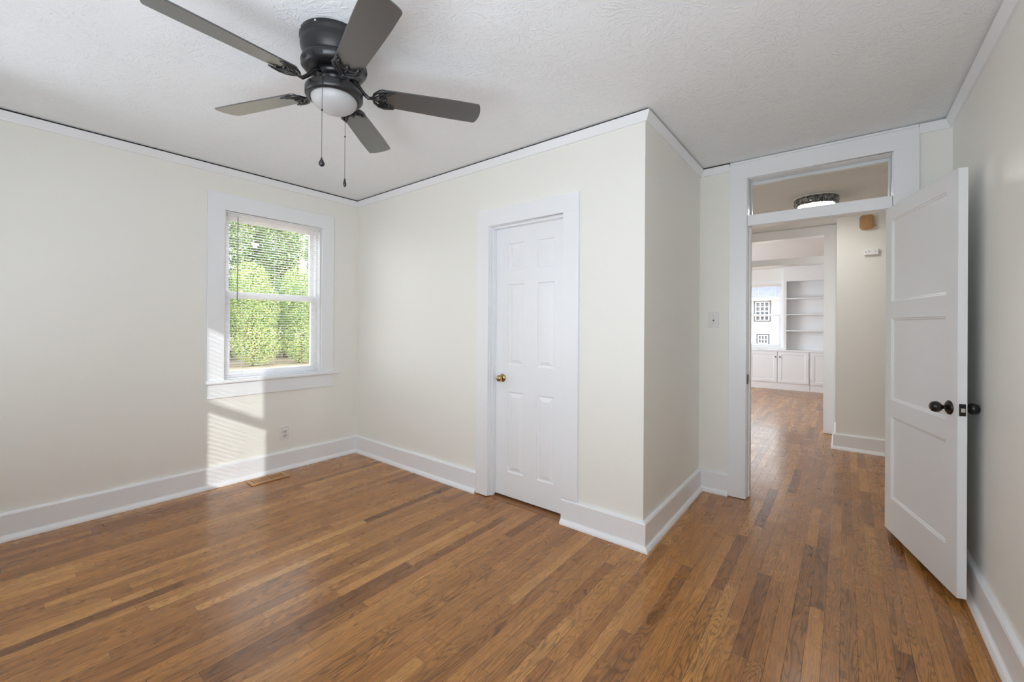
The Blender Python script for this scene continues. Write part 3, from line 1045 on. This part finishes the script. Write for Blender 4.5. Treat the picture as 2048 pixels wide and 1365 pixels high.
# ------------------------------------------------------------------ living room beyond
LX0, LX1, LB = 0.3, 6.4, 8.45
struct(MB().box((LX0 - TW, LY + 0.07, -0.12), (LX1 + TW, LB + TW, 0)).obj('floor_living', FLOOR))
struct(MB().box((LX0 - TW, LY + 0.07, H), (LX1 + TW, LB + TW, H + 0.12)).obj('ceiling_living', CEIL))
struct(wall_holes(MB(), 'x', LX0 - TW, LX0, LY + TW, LB + TW, 0, H, [(4.5, 6.5, 0.7, 2.3)]).obj('wall_living_left', WALLH))  # unseen side opening added to let in the living room fill lamp
struct(MB().box((LX1, LY + TW, 0), (LX1 + TW, LB + TW, H)).obj('wall_living_right', WALLH))
W3A, W3B, W3Z0, W3Z1 = 2.030, 2.930, 0.885, 2.285
struct(wall_holes(MB(), 'y', LB, LB + TW, LX0, LX1, 0, H, [(W3A, W3B, W3Z0 - 0.02, W3Z1)]).obj('wall_living_far', WALLH))
m3 = lambda u, d, z: (W3A + u, LB - d, z)
wn3 = make_window('window_4', m3, W3B - W3A, W3Z0, W3Z1, casing=False)
oz = Vector(m3((W3B - W3A) / 2, 0, W3Z0))
cs3 = MB()
for a, b in (((W3A - 0.10, LB - 0.02, W3Z0), (W3A, LB, W3Z1)), ((W3B, LB - 0.02, W3Z0), (W3B + 0.046, LB, W3Z1)), ((W3A - 0.10, LB - 0.02, W3Z1), (W3B + 0.046, LB, W3Z1 + 0.075))):
    cs3.box(Vector(a) - oz, Vector(b) - oz)
cs3.obj('casing', TRIM, wn3, 0.002)
b3 = make_blind('window_blind', 'white mini blind over the far living room window beside the bookcase', lambda u, d, z: m3(u + 0.015, d, z), W3B - W3A - 0.03, 2.270, 0.905, 'mini blinds in the windows', wand=False)

CF, CT = 8.115, 0.845


def cabinet(x0, x1, label, nd):
    r = thing('base_cabinet', label, 'cabinet', ((x0 + x1) / 2, CF, 0), 0, 'built-in base cabinets in the living room')
    cx = (x0 + x1) / 2
    body = MB().box((x0 - cx, 0.0, 0.125), (x1 - cx, LB - CF - 0.004, CT - 0.033))
    body.obj('carcass', TRIM, r, 0.002)
    MB().box((x0 - cx, 0.006, 0), (x1 - cx, LB - CF - 0.004, 0.125)).obj('plinth', TRIM, r)
    e = (x1 - x0) / 2
    for sg in (-1, 1):
        a, b = (-e + 0.022, -0.017) if sg < 0 else (0.017, e - 0.022)
        w_, h__ = b - a, 0.650
        d_ = MB().slab((lambda a_: lambda u, v, d: (a_ + u, -0.019 + d, 0.150 + v))(a), w_, h__, 0.019, [(0.052, 0.052, w_ - 0.052, h__ - 0.052)],
                       [(0.005, 0.003), (0.012, 0.007)], both=False).obj('cabinet_door', TRIM, r, 0.0015)
        k = MB().lathe([(0.005, 0), (0.005, 0.012), (0.013, 0.018), (0.014, 0.024), (0.008, 0.029), (0.0005, 0.030)], 16, (0, 0, 0), 'y')
        kx = (b - 0.024) if sg < 0 else (a + 0.024)
        k.v = [(x + kx, -0.019 - y, z + 0.695) for x, y, z in k.v]
        ko = k.obj('cabinet_knob', KNOBB, d_)
        hxp = a - 0.003 if sg < 0 else b + 0.003
        for hz in (0.235, 0.690):
            MB().box((hxp - 0.009, -0.0225, hz - 0.025), (hxp + 0.009, -0.002, hz + 0.025)).obj('hinge', TRIM, d_, 0.002)
    return r


cabinet(1.200, 2.335, 'white two-door base cabinet below the living room window, left end of the run', 2)
cabinet(2.340, 3.455, 'white two-door base cabinet with black knobs below the bookcase and window edge', 2)
cabinet(3.460, 4.575, 'white base cabinet at the doorway side of the run, hinges showing on its left stile', 2)
tag(MB().box((1.19, CF - 0.030, CT - 0.033), (4.585, LB - 0.003, CT)).obj('countertop', TRIM, None, 0.004), 'white painted countertop running along the living room base cabinets', 'countertop')
bc = thing('bookcase', 'white built-in bookcase with open shelves beside the living room window', 'bookcase', (3.78, 8.20, CT))
Q = lambda x, y, z: (x - 3.78, y - 8.20, z - CT)
BX0, BX1, BY = 2.986, 4.575, 8.20
MB().box(Q(BX0, BY, CT), Q(BX0 + 0.054, LB - 0.004, 2.60)).obj('side_panel', TRIM, bc, 0.001)
MB().box(Q(BX1 - 0.054, BY, CT), Q(BX1, LB - 0.004, 2.60)).obj('side_panel', TRIM, bc, 0.001)
MB().box(Q(BX0 + 0.054, LB - 0.016, CT), Q(BX1 - 0.054, LB - 0.004, 2.34)).obj('back_panel', TRIM, bc)
MB().box(Q(BX0, BY - 0.016, 2.300), Q(BX1, BY, H - 0.004)).obj('fascia', TRIM, bc, 0.001)
for z in (1.945, 1.604, 1.263):
    MB().box(Q(BX0 + 0.054, BY + 0.002, z - 0.022), Q(BX1 - 0.054, LB - 0.016, z)).obj('shelf', TRIM, bc, 0.001)

# ------------------------------------------------------------------ outdoors
tag(struct(MB().box((-60, -40, -0.6), (50, 70, -0.42)).obj('ground', GROUND)), 'tan leafy yard outside', 'ground')
rng = np.random.default_rng(7)


def leaves(centres, radii, count, size, attr_bias=0.0):
    """a crown of leaf blades spread over ellipsoids"""
    C, R = np.array(centres, float), np.array(radii, float)
    pick = rng.integers(0, len(C), count)
    unit = lambda v: v / (np.linalg.norm(v, axis=1, keepdims=True) + 1e-9)
    d = unit(rng.normal(size=(count, 3)))
    p = C[pick] + d * R[pick] * (0.55 + 0.45 * np.sqrt(rng.random((count, 1))))
    a = unit(rng.normal(size=(count, 3)))
    b = unit(np.cross(a, d + rng.normal(size=(count, 3)) * 0.4))
    sz = size * (0.6 + 0.8 * rng.random((count, 1)))
    vs = np.stack([p - a * sz, p + b * sz * 0.5, p + a * sz, p - b * sz * 0.5], axis=1).reshape(-1, 3)
    sh = np.clip(rng.random(count) * 0.8 + attr_bias + 0.12 * np.sin(C[pick][:, 1] * 5 + C[pick][:, 2] * 3), 0, 1)
    return vs, sh


LEAF1 = leaf_mat('yellow_green_leaves', [(0.067, 0.127, 0.054), (0.175, 0.299, 0.094), (0.337, 0.476, 0.147), (0.548, 0.578, 0.190), (0.440, 0.337, 0.191)])
LEAF2 = leaf_mat('deep_green_leaves', [(0.059, 0.102, 0.055), (0.115, 0.225, 0.086), (0.245, 0.391, 0.136), (0.413, 0.507, 0.201), (0.370, 0.239, 0.173)])


def plant(name, label, cat, loc, cs, rs, count, size, m, bias, trunk_h, trunk_r, group):
    r = thing(name, label, cat, loc, 0, group)
    vs, sh = leaves(cs, rs, count, size, bias)
    me = bpy.data.meshes.new('foliage')
    me.from_pydata(vs.tolist(), [], [(i * 4, i * 4 + 1, i * 4 + 2, i * 4 + 3) for i in range(count)])
    at = me.attributes.new('shade', 'FLOAT', 'FACE')
    at.data.foreach_set('value', sh.astype(np.float32))
    me.materials.append(m)
    o = bpy.data.objects.new('foliage', me)
    COL.objects.link(o)
    o.parent = r
    t = MB()
    t.tube([(0, 0, 0), (0.03, 0.05, trunk_h * 0.35), (-0.02, 0.02, trunk_h * 0.7), (0.02, 0.06, trunk_h)], [trunk_r, trunk_r * 0.8, trunk_r * 0.65, trunk_r * 0.4], 8)
    for k in range(4):
        a = k * 1.7
        t.tube([(0, 0.03, trunk_h * (0.35 + 0.12 * k)), (math.cos(a) * 0.5, math.sin(a) * 0.5, trunk_h * (0.6 + 0.12 * k))], [trunk_r * 0.5, trunk_r * 0.2], 6)
    t.obj('trunk', BARK, r)
    r.scale = (1.5, 1.5, 1.5)
    return r


GZ = -0.42
labs = ['yellow-green leafy shrub outside, at the left edge of the garden window view', 'bright green shrub outside the garden window, left of the middle',
        'yellow-green shrub outside, behind the middle of the garden window', 'green shrub outside, right of the middle of the garden window', 'mixed green shrub outside, at the right side of the garden window',
        'green shrub outside, past the right casing of the garden window']
for i in range(6):
    cs = [(0, 0, 1.0), (0.1, -0.2, 1.7), (0.1, 0.22, 1.6), (-0.1, 0, 2.3), (0.2, 0.05, 0.6)]
    rs = [(0.75, 0.6, 1.0), (0.6, 0.42, 0.7), (0.6, 0.42, 0.8), (0.5, 0.5, 0.6), (0.7, 0.6, 0.6)]
    plant('garden_shrub', labs[i], 'shrub', (-15.2, 0.6 + 1.95 * i, GZ), cs, rs, 22000, 0.021, LEAF1, 0.10 if i % 2 == 0 else 0.0, 1.6, 0.05, 'shrubs outside the garden window')
tl = ['tall green tree outside, left of the garden window view', 'tall green tree outside, above the left part of the shrubs', 'tall pale green tree outside, above the middle of the shrubs', 'tall tree with reddish leaves outside, at the upper right of the garden window', 'tall green tree outside, beyond the right casing']
for i in range(5):
    cs = [(0, 0, 3.0), (0.2, -0.3, 4.2), (0.1, 0.3, 4.4), (0, 0, 5.4), (0.2, 0.1, 1.8), (0.1, 0, 0.8)]
    rs = [(1.1, 0.95, 1.4), (0.9, 0.65, 1.1), (0.9, 0.65, 1.1), (0.9, 0.8, 1.0), (1.0, 0.9, 1.0), (0.8, 0.95, 0.8)]
    plant('leafy_tree', tl[i], 'tree', (-18.8, 1.4 + 3.0 * i, GZ), cs, rs, 38000, 0.028, LEAF2, (0.0, 0.06, 0.10, 0.24, 0.0)[i], 4.2, 0.10, 'trees behind the shrubs')
for i in range(4):
    cs = [(0, 0, 1.5), (0, -0.4, 2.6), (0, 0.4, 2.6), (0, 0, 4.2), (0, 0, 6.0)]
    rs = [(1.1, 1.3, 1.6), (1.1, 0.95, 1.5), (1.1, 0.95, 1.5), (1.1, 1.3, 1.8), (1.0, 1.1, 1.4)]
    plant('leafy_tree', ['broad tree in the far row, left of the garden window view', 'broad tree in the far row, behind the left shrubs', 'broad tree in the far row, behind the right shrubs', 'broad tree in the far row, right of the garden window view'][i],
          'tree', (-22.9, -0.6 + 4.3 * i, GZ), cs, rs, 16000, 0.085, LEAF2, -0.02, 5.0, 0.16, 'far row of trees')

hs = thing('neighbour_house', 'white house with blue-grey roof seen through the living room window', 'house', (0.5, 32, GZ))
MB().box((-7, 0, 0), (7, 8, 3.70)).obj('house_wall', SIDING, hs)
rf = MB()
rf.prism([(-0.5, 3.66), (4.0, 6.9), (8.5, 3.66), (8.5, 3.82), (4.0, 7.08), (-0.5, 3.82)], lambda u, v, w_: (-7.4 + w_, u, v), 14.8)
rf.obj('roof', SHINGLE, hs)
MB().box((-7.4, -0.62, 3.60), (7.4, -0.5, 3.80)).obj('gutter', SIDING, hs)
for a, b, z0, z1, nx, nz in ((-1.47, -0.66, 2.22, 3.51, 3, 4), (-1.30, -0.745, 0.595, 1.15, 3, 2), (1.9, 2.7, 2.22, 3.51, 3, 4)):
    wf = MB()
    for x in [a + (b - a) * i / nx for i in range(nx + 1)]:
        wf.box((x - 0.035, -0.08, z0), (x + 0.035, -0.01, z1))
    for z in [z0 + (z1 - z0) * i / nz for i in range(nz + 1)]:
        wf.box((a, -0.078, z - 0.03), (b, -0.012, z + 0.03))
    wo = wf.obj('house_window', SIDING, hs)
    MB().box((a, -0.04, z0), (b, -0.005, z1)).obj('pane', HPANE, wo)
    sr = MB()
    sr.box((a - 0.13, -0.06, z0 - 0.1), (a - 0.036, 0, z1 + 0.1)); sr.box((b + 0.036, -0.06, z0 - 0.1), (b + 0.13, 0, z1 + 0.1))
    sr.box((a - 0.036, -0.06, z1 + 0.031), (b + 0.036, 0, z1 + 0.1)); sr.box((a - 0.036, -0.06, z0 - 0.1), (b + 0.036, 0, z0 - 0.031))
    sr.obj('surround', SLATE, wo)
